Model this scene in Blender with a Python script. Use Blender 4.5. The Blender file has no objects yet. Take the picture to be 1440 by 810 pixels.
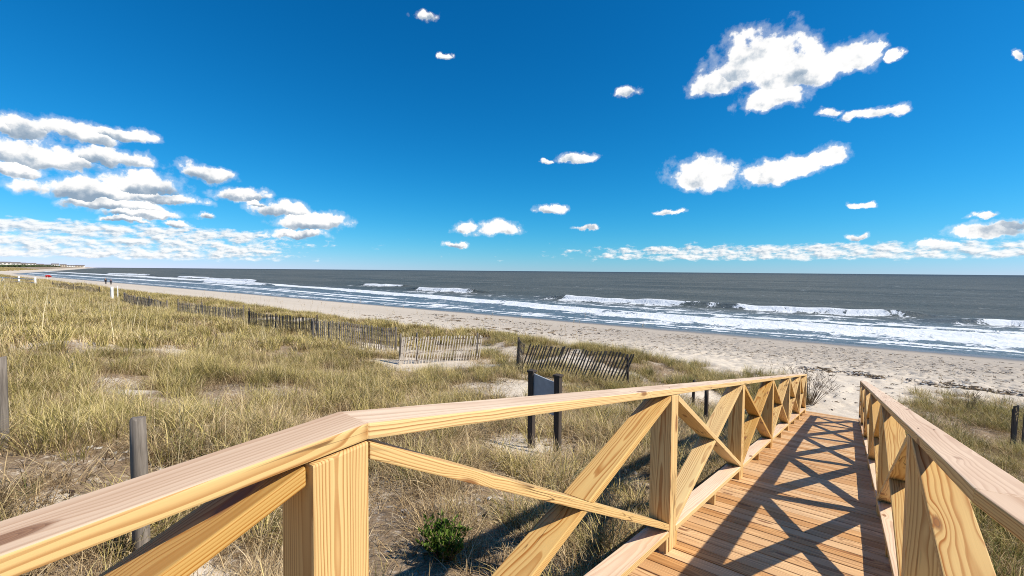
import bpy, bmesh, math, random
import numpy as np
from mathutils import Vector, Matrix

rng = np.random.default_rng(7)
random.seed(7)
scene = bpy.context.scene
COL = scene.collection
SL = -0.17136           # ramp slope (dz/dy)
SEA = -5.6              # sea level below the eye
RAIL_H = 1.085          # rail top above deck
DECK0 = -1.340          # ramp deck height extended to y = 0

# ------------------------------------------------------------------ helpers
def mesh_obj(name, verts, faces, mat=None, parent=None, smooth=False):
    me = bpy.data.meshes.new(name)
    me.from_pydata([tuple(map(float, v)) for v in verts], [], [tuple(f) for f in faces])
    me.update()
    if smooth:
        me.polygons.foreach_set('use_smooth', [True] * len(me.polygons))
    o = bpy.data.objects.new(name, me)
    COL.objects.link(o)
    if mat: me.materials.append(mat)
    if parent: o.parent = parent; o.matrix_parent_inverse = parent.matrix_basis.inverted()
    return o

def thing(name, label, cat, loc=(0, 0, 0), group=None):
    o = bpy.data.objects.new(name, None)
    o.empty_display_size = .2
    COL.objects.link(o); o.location = loc
    o['label'] = label; o['category'] = cat
    if group: o['group'] = group
    return o

def tag(o, label, cat, group=None):
    o['label'] = label; o['category'] = cat
    if group: o['group'] = group
    return o

def bm_obj(name, bm, mat=None, parent=None, smooth=False):
    me = bpy.data.meshes.new(name); bm.to_mesh(me); bm.free()
    if smooth: me.polygons.foreach_set('use_smooth', [True] * len(me.polygons))
    o = bpy.data.objects.new(name, me); COL.objects.link(o)
    if mat: me.materials.append(mat)
    if parent: o.parent = parent; o.matrix_parent_inverse = parent.matrix_basis.inverted()
    return o

# value noise -----------------------------------------------------------
_tab = np.random.default_rng(11).random((256, 256))
def vnoise(x, y, s=1.0, seed=0):
    x = np.asarray(x, float) / s + seed * 17.3; y = np.asarray(y, float) / s + seed * 9.7
    xi = np.floor(x).astype(int); yi = np.floor(y).astype(int)
    fx = x - xi; fy = y - yi
    fx = fx * fx * (3 - 2 * fx); fy = fy * fy * (3 - 2 * fy)
    a = _tab[xi % 256, yi % 256]; b = _tab[(xi + 1) % 256, yi % 256]
    c = _tab[xi % 256, (yi + 1) % 256]; d = _tab[(xi + 1) % 256, (yi + 1) % 256]
    return (a * (1 - fx) + b * fx) * (1 - fy) + (c * (1 - fx) + d * fx) * fy
def fbm(x, y, s, o=3, seed=0):
    t = 0; a = 1; n = 0
    for i in range(o):
        t = t + a * vnoise(x, y, s / 2 ** i, seed + i); n += a; a *= .5
    return t / n
def sstep(a, b, x):
    t = np.clip((np.asarray(x, float) - a) / (b - a), 0, 1)
    return t * t * (3 - 2 * t)

# ------------------------------------------------------------------ terrain
PY = [-4000, -60, -5, 0, 4, 8, 12, 15.4, 19, 23, 26, 30, 36, 42, 45, 52, 60, 80, 120, 4000]
PZ = [-1.8, -1.8, -1.85, -1.87, -2.44, -3.0, -3.56, -4.04, -4.12, -4.36, -4.56, -4.80, -5.15, -5.46, -5.62, -6.0, -6.4, -7.4, -9, -9]
def shore_shift(x):
    return np.where(x < -520, (-520 - x) * .185, 0.0)
def dunez(x, y):
    """ground height"""
    x = np.asarray(x, float); y = np.asarray(y, float)
    ys = y - shore_shift(x)
    z = np.interp(ys, PY, PZ)
    walk = sstep(1.0, 3.0, np.abs(x + .33) - .2)            # calm near the boardwalk
    land = 1 - sstep(22, 27, ys)
    hum = (fbm(x, ys, 5.5, 3, 1) - .5) * .75 + (fbm(x, ys, 1.3, 2, 5) - .5) * .16
    ridge = .50 * np.exp(-((ys - 17.5 - 2 * (vnoise(x, x * 0, 9, 3) - .5)) / 2.6) ** 2) * sstep(-4, -9, x)
    z = z + land * (hum * (.12 + .88 * walk) + ridge)
    # soft footprints in the sand beyond the ramp and on the upper beach
    foot = sstep(15.2, 16.5, ys) * (1 - sstep(34, 42, ys))
    z = z + foot * (-.06 * sstep(.55, .80, vnoise(x * 1.2, ys * .9, .36, 21)) + (vnoise(x, ys, .22, 23) - .5) * .06)
    far = sstep(-900, -2600, x) * (1 - sstep(5, 26, ys))
    return z + far * 3.0
def gz(x, y): return float(dunez(np.array([x]), np.array([y]))[0])

def veg(x, y):
    """how much dune grass stands here, 0..1"""
    x = np.asarray(x, float); y = np.asarray(y, float)
    ys = y - shore_shift(x)
    n = fbm(x, ys, 3.2, 3, 31)
    d = sstep(.31, .47, n + np.where(x < -9, .11, np.where(ys < 10, .115, .085)))
    edge = 20.6 + 3.0 * (fbm(x, x * 0, 7, 2, 41) - .5) * 2 + np.where(x < -8, 1.3, .9) + np.where(x > .8, .5, 0)
    d = d * (1 - sstep(edge - 1.2, edge + .6, ys))
    # bare sand round the fences
    patch = sstep(.54, .66, fbm(x, ys, 4.0, 2, 51)) * np.exp(-((ys - 13.8) / 3.4) ** 2) * sstep(-40, -30, x)
    d = d * (1 - .92 * np.clip(patch * 1.3, 0, 1))
    for (px, py, r1, r2) in [(-17.5, 13.4, 4.2, .8), (-10.6, 14.6, 1.6, 1.0), (-5.0, .55, .55, .28), (-3.4, .95, .45, .3),
                             (-10.8, 2.2, 1.2, .5), (-3.7, 14.2, 1.0, 2.2), (-1.9, 7.5, .5, 1.2), (-12.1, 11.8, .95, 1.2), (-7.6, 11.4, 1.2, .35), (-16.6, 10.9, 1.8, .5), (-7.5, 15.6, 2.2, .8),
                             (2.6, 13.6, .9, .6), (-13.4, 16.2, 2.2, .7), (3.1, 9.2, .5, .5)]:
        q = ((x - px) / r1) ** 2 + ((ys - py) / r2) ** 2
        d = d * (1 - .95 * (1 - sstep(.5, 1.5, q + (n - .5) * 2)))
    # the sandy way out at the end of the ramp
    w = .95 + .38 * sstep(15, 22, ys)
    cor = (1 - sstep(w, w + .8, np.abs(x - .05) + (n - .5) * 1.6)) * sstep(14.6, 15.8, ys)
    d = d * (1 - cor)
    deck = (x > -1.12) & (x < .46) & (ys > -.2) & (ys < 15.6)
    d = np.where(deck, 0, d)
    deck2 = (x > -1.3) & (x < 1.7) & (ys <= .6)
    d = np.where(deck2, 0, d)
    return d

# ------------------------------------------------------------------ node helpers
def new_mat(name):
    m = bpy.data.materials.new(name); m.use_nodes = True
    nt = m.node_tree; nt.nodes.clear()
    return m, nt
class NB:
    def __init__(s, nt): s.nt = nt; s.n = nt.nodes; s.l = nt.links
    def node(s, t, **k):
        n = s.n.new(t)
        for a, b in k.items(): setattr(n, a, b)
        return n
    def set(s, sock, v):
        if isinstance(v, bpy.types.NodeSocket): s.l.new(v, sock)
        elif v is not None: sock.default_value = v
    def math(s, op, a, b=None, c=None, clamp=False):
        n = s.n.new('ShaderNodeMath'); n.operation = op; n.use_clamp = clamp
        s.set(n.inputs[0], a)
        if b is not None: s.set(n.inputs[1], b)
        if c is not None: s.set(n.inputs[2], c)
        return n.outputs[0]
    def vmath(s, op, a, b=None):
        n = s.n.new('ShaderNodeVectorMath'); n.operation = op
        s.set(n.inputs[0], a)
        if b is not None: s.set(n.inputs[1], b)
        return n.outputs['Value'] if op in ('LENGTH', 'DOT_PRODUCT', 'DISTANCE') else n.outputs[0]
    def noise(s, vec, scale, detail=4, rough=.55, dist=0, out='Fac'):
        n = s.n.new('ShaderNodeTexNoise'); s.set(n.inputs['Vector'], vec)
        n.inputs['Scale'].default_value = scale; n.inputs['Detail'].default_value = detail
        n.inputs['Roughness'].default_value = rough; n.inputs['Distortion'].default_value = dist
        return n.outputs[out]
    def ramp(s, fac, stops, interp='LINEAR'):
        n = s.n.new('ShaderNodeValToRGB'); n.color_ramp.interpolation = interp
        e = n.color_ramp.elements
        while len(e) < len(stops): e.new(.5)
        for i, (p, c) in enumerate(stops):
            e[i].position = p; e[i].color = (*c, 1) if len(c) == 3 else c
        s.set(n.inputs[0], fac); return n.outputs[0]
    def mix(s, f, a, b, mode='MIX'):
        n = s.n.new('ShaderNodeMix'); n.data_type = 'RGBA'; n.blend_type = mode
        s.set(n.inputs[0], f)
        for k, v in ((6, a), (7, b)):
            if isinstance(v, tuple) and len(v) == 3: v = (*v, 1)
            s.set(n.inputs[k], v)
        return n.outputs[2]
    def mapr(s, v, a, b, c=0., d=1., smooth=False):
        n = s.n.new('ShaderNodeMapRange')
        if smooth: n.interpolation_type = 'SMOOTHSTEP'
        s.set(n.inputs[0], v)
        for i, q in enumerate((a, b, c, d)): s.set(n.inputs[i + 1], q)
        return n.outputs[0]
    def attr(s, name, out='Fac', typ='GEOMETRY'):
        n = s.n.new('ShaderNodeAttribute'); n.attribute_name = name; n.attribute_type = typ
        return n.outputs[out]
    def comb(s, x, y, z):
        n = s.n.new('ShaderNodeCombineXYZ')
        for i, v in enumerate((x, y, z)): s.set(n.inputs[i], v)
        return n.outputs[0]
    def sep(s, v):
        n = s.n.new('ShaderNodeSeparateXYZ'); s.set(n.inputs[0], v); return n.outputs
    def bump(s, h, strength=.4, dist=.01):
        n = s.n.new('ShaderNodeBump'); n.inputs['Strength'].default_value = strength
        n.inputs['Distance'].default_value = dist; s.set(n.inputs['Height'], h); return n.outputs[0]
    def principled(s, color, rough=.7, spec=.3, normal=None):
        n = s.n.new('ShaderNodeBsdfPrincipled'); s.set(n.inputs['Base Color'], (*color, 1) if isinstance(color, tuple) and len(color) == 3 else color)
        s.set(n.inputs['Roughness'], rough); s.set(n.inputs['Specular IOR Level'], spec)
        if normal is not None: s.set(n.inputs['Normal'], normal)
        return n
    def out(s, sh):
        o = s.n.new('ShaderNodeOutputMaterial'); s.l.new(sh, o.inputs[0]); return o

# ------------------------------------------------------------------ materials
def pine(name, early, late, dark=(.20, .09, .04), ring=.0072, gloss=.55, blotch=.25, ringmix=.75, crack=0.0):
    m, nt = new_mat(name); b = NB(nt)
    g = b.attr('grain', 'Vector'); tone = b.attr('tone', 'Fac')
    l, w, t = b.sep(g)[:3]
    # knots
    kv = b.comb(b.math('MULTIPLY', l, 2.3), b.math('MULTIPLY', w, 7.0), b.math('MULTIPLY', t, 7.0))
    vo = b.node('ShaderNodeTexVoronoi'); b.set(vo.inputs['Vector'], kv); vo.inputs['Scale'].default_value = 1
    kd = vo.outputs['Distance']
    warp = b.math('MULTIPLY', b.mapr(kd, .38, .04, 0, 1, True), .016)
    nv = b.comb(b.math('MULTIPLY', l, .8), b.math('MULTIPLY', w, 5), b.math('MULTIPLY', t, 5))
    n1 = b.noise(nv, 1, 3, .5, out='Color'); s1 = b.sep(n1)
    w2 = b.math('ADD', w, b.math('MULTIPLY', b.math('SUBTRACT', s1[0], .5), .06))
    t2 = b.math('ADD', t, b.math('MULTIPLY', b.math('SUBTRACT', s1[1], .5), .06))
    r = b.math('SQRT', b.math('ADD', b.math('MULTIPLY', w2, w2), b.math('MULTIPLY', t2, t2)))
    r = b.math('ADD', r, warp)
    r = b.math('ADD', r, b.math('MULTIPLY', l, .004))
    fr = b.math('FRACT', b.math('DIVIDE', r, ring))
    late_m = b.ramp(fr, [(0, (.0,) * 3), (.45, (.12,) * 3), (.80, (1,) * 3), (.93, (.9,) * 3), (1, (0,) * 3)])
    rvar = b.noise(b.comb(b.math('MULTIPLY', l, .3), b.math('DIVIDE', r, ring), 0.), .9, 1)
    late_m = b.math('MULTIPLY', late_m, b.mapr(rvar, .3, .7, .35, 1.0))
    col = b.mix(b.math('MULTIPLY', late_m, ringmix), early, late)
    fib = b.noise(b.comb(b.math('MULTIPLY', l, 3.5), b.math('MULTIPLY', w, 260), b.math('MULTIPLY', t, 260)), 1, 2)
    col = b.mix(b.mapr(fib, .35, .75, 0, .28), col, b.mix(.5, col, late), 'MIX')
    bl = b.noise(b.comb(b.math('MULTIPLY', l, 1.1), b.math('MULTIPLY', w, 9), b.math('MULTIPLY', t, 9)), 1, 3)
    col = b.mix(b.mapr(bl, .42, .75, 0, blotch), col, b.mix(.6, col, late))
    # per-board tone
    hsv = b.node('ShaderNodeHueSaturation'); b.set(hsv.inputs['Color'], col)
    b.set(hsv.inputs['Value'], b.math('ADD', 1.0, b.math('MULTIPLY', tone, .15)))
    b.set(hsv.inputs['Hue'], b.math('ADD', .5, b.math('MULTIPLY', tone, .006)))
    b.set(hsv.inputs['Saturation'], b.math('SUBTRACT', 1.0, b.math('MULTIPLY', tone, .12)))
    col = hsv.outputs[0]
    kn = b.mapr(b.math('ADD', kd, b.math('MULTIPLY', b.math('SUBTRACT', fib, .5), .05)), .115, .175, 1, 0, True)
    kc = b.mix(b.mapr(b.math('FRACT', b.math('MULTIPLY', kd, 34)), 0, 1, 0, .6), dark, late)
    col = b.mix(b.math('MULTIPLY', kn, .9), col, kc)
    if crack:
        ck = b.noise(b.comb(b.math('MULTIPLY', l, .9), b.math('MULTIPLY', w, 16), b.math('MULTIPLY', t, 16)), 1, 3, .5)
        cm = b.mapr(b.math('ABSOLUTE', b.math('SUBTRACT', ck, .5)), .004, .014, 1, 0, True)
        cz = b.noise(b.comb(b.math('MULTIPLY', l, 1.6), b.math('MULTIPLY', w, 5), b.math('ADD', b.math('MULTIPLY', t, 5), 7.)), 1, 1)
        cm = b.math('MULTIPLY', cm, b.mapr(cz, .56, .64, 0, .85))
        col = b.mix(cm, col, (.07, .03, .012))
    h = b.math('SUBTRACT', b.math('MULTIPLY', fib, .5), b.math('MULTIPLY', late_m, -.4))
    p = b.principled(col, gloss, .28, b.bump(h, .25, .0012))
    b.out(p.outputs[0]); return m

M_FRESH = pine('fresh_pine', (.715, .49, .20), (.36, .135, .028), ringmix=1.0, crack=1.0)
M_TOP = pine('sun_bleached_pine', (.76, .55, .37), (.42, .215, .105), blotch=.65, ringmix=.62, ring=.0125)
M_DECK = pine('deck_pine', (.71, .435, .205), (.24, .10, .034), blotch=.6, ringmix=.9, ring=.010, gloss=.6)

def weathered(name, c1, c2, sc=60):
    m, nt = new_mat(name); b = NB(nt)
    tc = b.node('ShaderNodeTexCoord').outputs['Object']
    mp = b.node('ShaderNodeMapping'); b.set(mp.inputs[0], tc); mp.inputs['Scale'].default_value = (1, 1, .06)
    n = b.noise(mp.outputs[0], sc, 5, .65)
    n2 = b.noise(tc, 5, 3)
    info = b.node('ShaderNodeObjectInfo')
    isl = b.node('ShaderNodeNewGeometry').outputs['Random Per Island']
    f = b.math('ADD', b.mapr(n, .3, .7, 0, .7), b.math('ADD', b.math('MULTIPLY', n2, .2), b.math('MULTIPLY', isl, .35)))
    col = b.mix(b.math('MULTIPLY', f, .8, clamp=True), c1, c2)
    p = b.principled(col, .85, .15, b.bump(n, .5, .006))
    b.out(p.outputs[0]); return m
M_POST = weathered('weathered_post_wood', (.030, .024, .020), (.29, .245, .20))
M_LATH = weathered('silvered_lath_wood', (.24, .20, .165), (.66, .59, .50), 90)  # silvered grey, coloured paler to hold the light on the sunlit fence
M_LATHD = weathered('dark_lath_wood', (.065, .052, .042), (.27, .225, .18), 90)  # darker lath copy, with a fence's shaded side put into the colour
M_LATHM = weathered('brown_lath_wood', (.15, .125, .10), (.46, .39, .32), 90)
M_SIGNP = weathered('dark_sign_wood', (.035, .028, .024), (.10, .078, .062))
def plain(name, c, rough=.6, spec=.3, noise=.12, sc=12, metallic=0):
    m, nt = new_mat(name); b = NB(nt)
    tc = b.node('ShaderNodeTexCoord').outputs['Object']
    n = b.noise(tc, sc, 4)
    col = b.mix(b.mapr(n, .3, .7, 0, 1), tuple(v * (1 - noise) for v in c), tuple(min(1, v * (1 + noise)) for v in c))
    p = b.principled(col, rough, spec); p.inputs['Metallic'].default_value = metallic
    b.out(p.outputs[0]); return m
M_PANEL = plain('grey_sign_panel', (.34, .36, .38), .45)
M_WHITE = plain('white_paint', (.78, .77, .73), .6, .2)
M_WIRE = plain('rusty_wire', (.12, .07, .045), .7)
M_RED = plain('red_canvas', (.62, .03, .035), .8)
M_SKIN = plain('skin', (.48, .28, .19), .6)
M_CLOTH = plain('dark_clothing', (.02, .022, .028), .9)
M_CLOTH2 = plain('navy_clothing', (.03, .04, .085), .9)
M_HAIR = plain('dark_hair', (.02, .014, .01), .7)
M_ROOF = plain('roof_shingle', (.16, .14, .13), .9)
M_HOUSE = plain('pale_house_wall', (.66, .62, .56), .8)
M_HOUSE2 = plain('tan_house_wall', (.44, .36, .27), .8)
M_GLASSD = plain('window_glass', (.03, .04, .05), .1, .5)
M_TREE = plain('far_tree_foliage', (.05, .065, .03), 1, .05, .5, .2)

def sand_mat():
    m, nt = new_mat('beach_sand'); b = NB(nt)
    tc = b.node('ShaderNodeTexCoord').outputs['Object']
    x, y, z = b.sep(tc)[:3]
    v = b.attr('veg'); ys = b.attr('shore')
    big = b.noise(tc, .8, 4); fine = b.noise(tc, 9, 6, .65); grit = b.noise(tc, 60, 3, .7)
    dry = b.mix(b.mapr(fine, .3, .7), (.56, .475, .37), (.68, .59, .475))
    dry = b.mix(b.mapr(grit, .62, .74, 0, .45), dry, (.30, .24, .18))
    # plant litter on the dune sand
    lit = b.noise(tc, 14, 5, .7); lit2 = b.noise(tc, 3.1, 3)
    lf = b.math('MULTIPLY', b.mapr(b.math('ADD', b.math('MULTIPLY', v, .30), b.math('ADD', lit, b.math('MULTIPLY', lit2, .35))), .72, .98, 0, 1, True), .92)
    lf = b.math('MULTIPLY', lf, b.mapr(ys, 19, 23.5, 1, 0))
    litc = b.mix(b.mapr(grit, .3, .7), (.125, .078, .042), (.31, .215, .125))
    col = b.mix(lf, dry, litc)
    # wrack, shells and pebbles over the upper beach
    vo = b.node('ShaderNodeTexVoronoi'); b.set(vo.inputs['Vector'], b.comb(b.math('MULTIPLY', x, 2.9), b.math('MULTIPLY', y, 1.5), 0.)); vo.inputs['Scale'].default_value = 1.0
    sh = b.mapr(b.math('ADD', vo.outputs['Distance'], b.math('MULTIPLY', fine, .25)), .40, .62, 1, 0, True)
    zone = b.math('MULTIPLY', b.mapr(b.math('ADD', ys, b.math('MULTIPLY', big, 4)), 24.6, 28.5, 0, 1, True), b.mapr(b.math('ADD', ys, b.math('MULTIPLY', big, 3)), 37, 42, 1, 0, True))
    zone = b.math('MULTIPLY', zone, b.mapr(x, -40, -8, .10, 1))
    col = b.mix(b.math('MULTIPLY', b.math('MULTIPLY', sh, zone), .30), col, (.17, .145, .12))
    # wrack line
    wl = b.math('ABSOLUTE', b.math('SUBTRACT', b.math('ADD', ys, b.math('MULTIPLY', b.math('SUBTRACT', big, .5), 2.2)), 25.4))
    wk = b.math('MULTIPLY', b.mapr(wl, .25, .75, 1, 0, True), b.mapr(b.noise(tc, 5, 5, .8), .48, .60, 0, 1))
    wk = b.math('MULTIPLY', wk, b.mapr(x, -6, -1, 0, .5))
    col = b.mix(wk, col, (.20, .125, .08))
    # greyer packed sand then wet sand
    pk = b.mapr(b.math('ADD', ys, b.math('MULTIPLY', big, 3)), 25, 36, 0, .8, True)
    pk = b.math('MULTIPLY', pk, b.mapr(x, -60, -8, .25, 1))
    col = b.mix(pk, col, (.38, .325, .265))
    wet = b.mapr(b.math('ADD', ys, b.math('MULTIPLY', big, 2.0)), 41.6, 44.6, 0, 1, True)
    col = b.mix(wet, col, (.165, .145, .125))
    rough = b.mapr(wet, 0, 1, .95, .30)
    hgt = b.math('ADD', b.math('MULTIPLY', fine, .7), b.math('ADD', b.math('MULTIPLY', grit, .25), b.math('MULTIPLY', b.math('MULTIPLY', sh, zone), .9)))
    p = b.principled(col, rough, .2, b.bump(hgt, .55, .035))
    b.out(p.outputs[0]); return m
M_SAND = sand_mat()

# ------------------------------------------------------------------ ground sheet
def axis(dense_a, dense_b, step, lo, hi, g):
    a = list(np.arange(dense_a, dense_b + 1e-6, step))
    s = step; v = a[-1]
    while v < hi: s *= g; v += s; a.append(v)
    s = step; v = a[0]; pre = []
    while v > lo: s *= g; v -= s; pre.append(v)
    return np.array(pre[::-1] + a)
def grid_obj(name, xs, ys, zfun, mat, attrs=None):
    X, Y = np.meshgrid(xs, ys)
    Z = zfun(X, Y)
    nx, ny = len(xs), len(ys)
    co = np.stack([X, Y, Z], -1).reshape(-1, 3).astype(np.float32)
    i = np.arange((ny - 1) * nx).reshape(ny - 1, nx)[:, :-1].ravel()
    q = np.stack([i, i + 1, i + nx + 1, i + nx], 1).astype(np.int32)
    me = bpy.data.meshes.new(name)
    me.vertices.add(len(co)); me.vertices.foreach_set('co', co.ravel())
    me.loops.add(q.size); me.loops.foreach_set('vertex_index', q.ravel())
    me.polygons.add(len(q)); me.polygons.foreach_set('loop_start', np.arange(0, q.size, 4, dtype=np.int32))
    me.polygons.foreach_set('loop_total', np.full(len(q), 4, np.int32))
    me.polygons.foreach_set('use_smooth', np.ones(len(q), bool))
    me.update(); me.validate()
    for k, fn in (attrs or {}).items():
        at = me.attributes.new(k, 'FLOAT', 'POINT'); at.data.foreach_set('value', fn(X, Y).ravel().astype(np.float32))
    o = bpy.data.objects.new(name, me); COL.objects.link(o); me.materials.append(mat)
    return o
gx = axis(-9, 7.0, .10, -7000, 5000, 1.06)
gy = axis(-1, 44, .11, -4000, 1500, 1.10)
ground = grid_obj('ground', gx, gy, dunez, M_SAND, {'veg': veg, 'shore': lambda x, y: y - shore_shift(x)})
ground['kind'] = 'structure'

# ------------------------------------------------------------------ sea
def breakers(x, y):
    """returns height, foam"""
    h = np.zeros_like(x); f = np.zeros_like(x)
    wob = (fbm(x, x * 0, 14, 3, 61) - .5)
    far = sstep(-30, -300, x)
    # outer line of breaking waves, about 80 m out
    for (x0, x1, yb, A) in [(-48, -21, 80, .75), (-15.5, 6.0, 80.5, .70), (12, 40, 76, .6), (-98, -76, 86, .8), (-140, -118, 97, .6), (-250, -196, 84, .9),
                            (-330, -285, 96, .8), (-520, -400, 100, 1.0), (-215, -165, 72, .8), (60, 120, 84, .8)]:
        yy = yb + wob * 5 + (x - (x0 + x1) / 2) * .02
        d = y - yy
        ext = 4 + (x1 - x0) * .15
        win = sstep(x0 - ext, x0 + 2, x) * (1 - sstep(x1 - 2, x1 + ext, x))
        prof = np.where(d < 0, np.exp(-(d / 1.0) ** 2), np.exp(-(d / 2.8) ** 2))
        h = h + A * prof * win * (.8 + .4 * vnoise(x, y * 0, 3, 63))
        wf = sstep(x0 - 1, x0 + 3, x) * (1 - sstep(x1 - 5, x1 + 1, x))
        tail = np.where(d < .35, np.exp(-(np.clip(-d, 0, 99) / 2.3) ** 2), np.exp(-((d - .35) / .45) ** 2))
        f = np.maximum(f, wf * tail * (1.0 if A >= .7 else .8) * (.62 + .75 * fbm(x, y, 4, 3, 64)))
        trail = np.where(d < 0, np.exp(-(np.clip(-d - 5, 0, 99) / 6) ** 2), 0)
        f = np.maximum(f, wf * trail * .27)
    # inner foam line, drifting seaward along the coast
    yc = np.interp(x, [-700, -400, -200, -132, -83, -59, -39, -15, 0, 15, 60], [92, 84, 79, 73, 66, 62.5, 58.5, 55.0, 55.5, 56, 57]) + wob * 4
    wid = np.interp(x, [-700, -200, -132, -83, -39, -22, -8, 6, 14, 60], [3.2, 2.6, 2.0, 1.9, 2.4, 3.4, 4.6, 5.2, 6.2, 6])
    d = (y - yc)
    h = h + .35 * np.exp(-((d - 1.2) / 1.6) ** 2)
    f = np.maximum(f, 1.04 * np.exp(-(np.abs(d) / wid) ** 3) * (.48 + .85 * fbm(x, y, 7, 3, 67)))
    # second thin lines on the left
    for (xa, xb, ya, yb, w, s) in [(-300, -60, 66, 56, 1.3, .85), (-700, -230, 60, 62, 2.2, .9), (-170, -40, 58, 50.5, 1.0, .62), (-60, -5, 70, 68, 1.6, .6), (-30, 30, 64, 63, 1.6, .72)]:
        c = ya + (x - xa) / (xb - xa) * (yb - ya) + wob * 3
        win = sstep(xa, xa + 25, x) * (1 - sstep(xb - 15, xb, x))
        f = np.maximum(f, s * win * np.exp(-((y - c) / w) ** 2))
    # loose lace everywhere inside the surf
    surf = sstep(45.5, 49, y) * (1 - sstep(78, 88, y))
    f = np.maximum(f, surf * (.04 + .22 * fbm(x, y, 10, 2, 71)) * np.interp(x, [-300, -60, -25, 0], [.55, .75, 1.1, 1.45]))
    # edge of the swash
    sw = 46.2 + wob * 3.2
    f = np.maximum(f, .74 * np.exp(-((y - sw - 1.7) / .55) ** 2))
    f = np.maximum(f, .55 * np.exp(-((y - sw) / .35) ** 2))
    return h, f
def seaz(x, y):
    h, f = breakers(x, y)
    k = sstep(48, 66, y)
    sw = .10 * np.sin(y / 3.4 + 2.2 * fbm(x, y, 30, 2, 81)) + .16 * np.sin(y / 7.5 + 3 * fbm(x, y, 60, 2, 83)) + .14 * (fbm(x * .35, y, 2.2, 3, 85) - .5)
    return SEA + h + k * sw * (1 - sstep(250, 900, np.hypot(x, y)))
def sea_mat():
    m, nt = new_mat('sea_water'); b = NB(nt)
    tc = b.node('ShaderNodeTexCoord').outputs['Object']
    x, y, z = b.sep(tc)[:3]
    foam = b.attr('foam')
    shal = b.mapr(y, 90, 52, 0, 1, True)
    n1 = b.noise(b.comb(b.math('MULTIPLY', x, .26), b.math('MULTIPLY', y, .26), 0.), 1, 8, .66, .8)
    n2 = b.noise(b.comb(b.math('MULTIPLY', x, .75), b.math('MULTIPLY', y, .52), 0.), 1, 6, .68, 1.2)
    lace = b.math('MULTIPLY', b.math('ABSOLUTE', b.math('SUBTRACT', n2, .5)), 2.6)
    nn = b.math('ADD', b.math('MULTIPLY', n1, .72), b.math('ADD', b.math('MULTIPLY', lace, .36), -.02))
    fm = b.mapr(b.math('SUBTRACT', foam, b.mapr(nn, .27, .58, 0, 1)), -.05, .13, 0, 1, True)
    deep = b.mix(b.mapr(b.noise(b.comb(b.math('MULTIPLY', x, .01), b.math('MULTIPLY', y, .05), 0.), 1, 4), .35, .65), (.072, .081, .070), (.122, .128, .110))
    deep = b.mix(b.mapr(y, 500, 3000, 0, .75), deep, (.03, .042, .055))  # far water darkened in colour to stand in for cloud shadow
    shallow = b.mix(b.mapr(n1, .3, .7), (.075, .12, .15), (.17, .225, .255))
    wc = b.mix(b.math('MULTIPLY', shal, .85), deep, shallow)
    w1 = b.noise(b.comb(b.math('MULTIPLY', x, .55), b.math('MULTIPLY', y, 1.5), 0.), 1, 7, .62, .4)
    w2 = b.noise(b.comb(b.math('MULTIPLY', x, .05), b.math('MULTIPLY', y, .22), 0.), 1, 5, .6)
    hh = b.math('ADD', b.math('MULTIPLY', w1, .55), b.math('MULTIPLY', w2, 1.6))
    nrm = b.bump(hh, 1.0, .75)
    wd = b.node('ShaderNodeBsdfDiffuse'); b.set(wd.inputs[0], wc); b.l.new(nrm, wd.inputs['Normal'])
    wg = b.node('ShaderNodeBsdfGlossy'); wg.inputs['Roughness'].default_value = .28; b.l.new(nrm, wg.inputs['Normal'])
    fr = b.node('ShaderNodeFresnel'); fr.inputs[0].default_value = 1.33; b.l.new(nrm, fr.inputs['Normal'])
    wat = b.node('ShaderNodeMixShader'); b.set(wat.inputs[0], b.math('MINIMUM', fr.outputs[0], b.mapr(shal, 0, 1, .16, .34)))
    b.l.new(wd.outputs[0], wat.inputs[1]); b.l.new(wg.outputs[0], wat.inputs[2])
    fc = b.mix(b.mapr(n2, .3, .62), (.84, .85, .85), (.66, .69, .71))
    fo = b.principled(fc, .9, .1, b.bump(b.math('ADD', n1, b.math('MULTIPLY', n2, .5)), .9, .35))
    mx = b.node('ShaderNodeMixShader'); b.set(mx.inputs[0], fm)
    b.l.new(wat.outputs[0], mx.inputs[1]); b.l.new(fo.outputs[0], mx.inputs[2])
    b.out(mx.outputs[0]); return m
sx = axis(-120, 34, .55, -60000, 60000, 1.045)
sy = axis(43.0, 96, .28, 40, 60000, 1.035)
sea = grid_obj('sea', sx, sy, seaz, sea_mat(), {'foam': lambda x, y: breakers(x, y)[1]})
sea['kind'] = 'structure'

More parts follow.
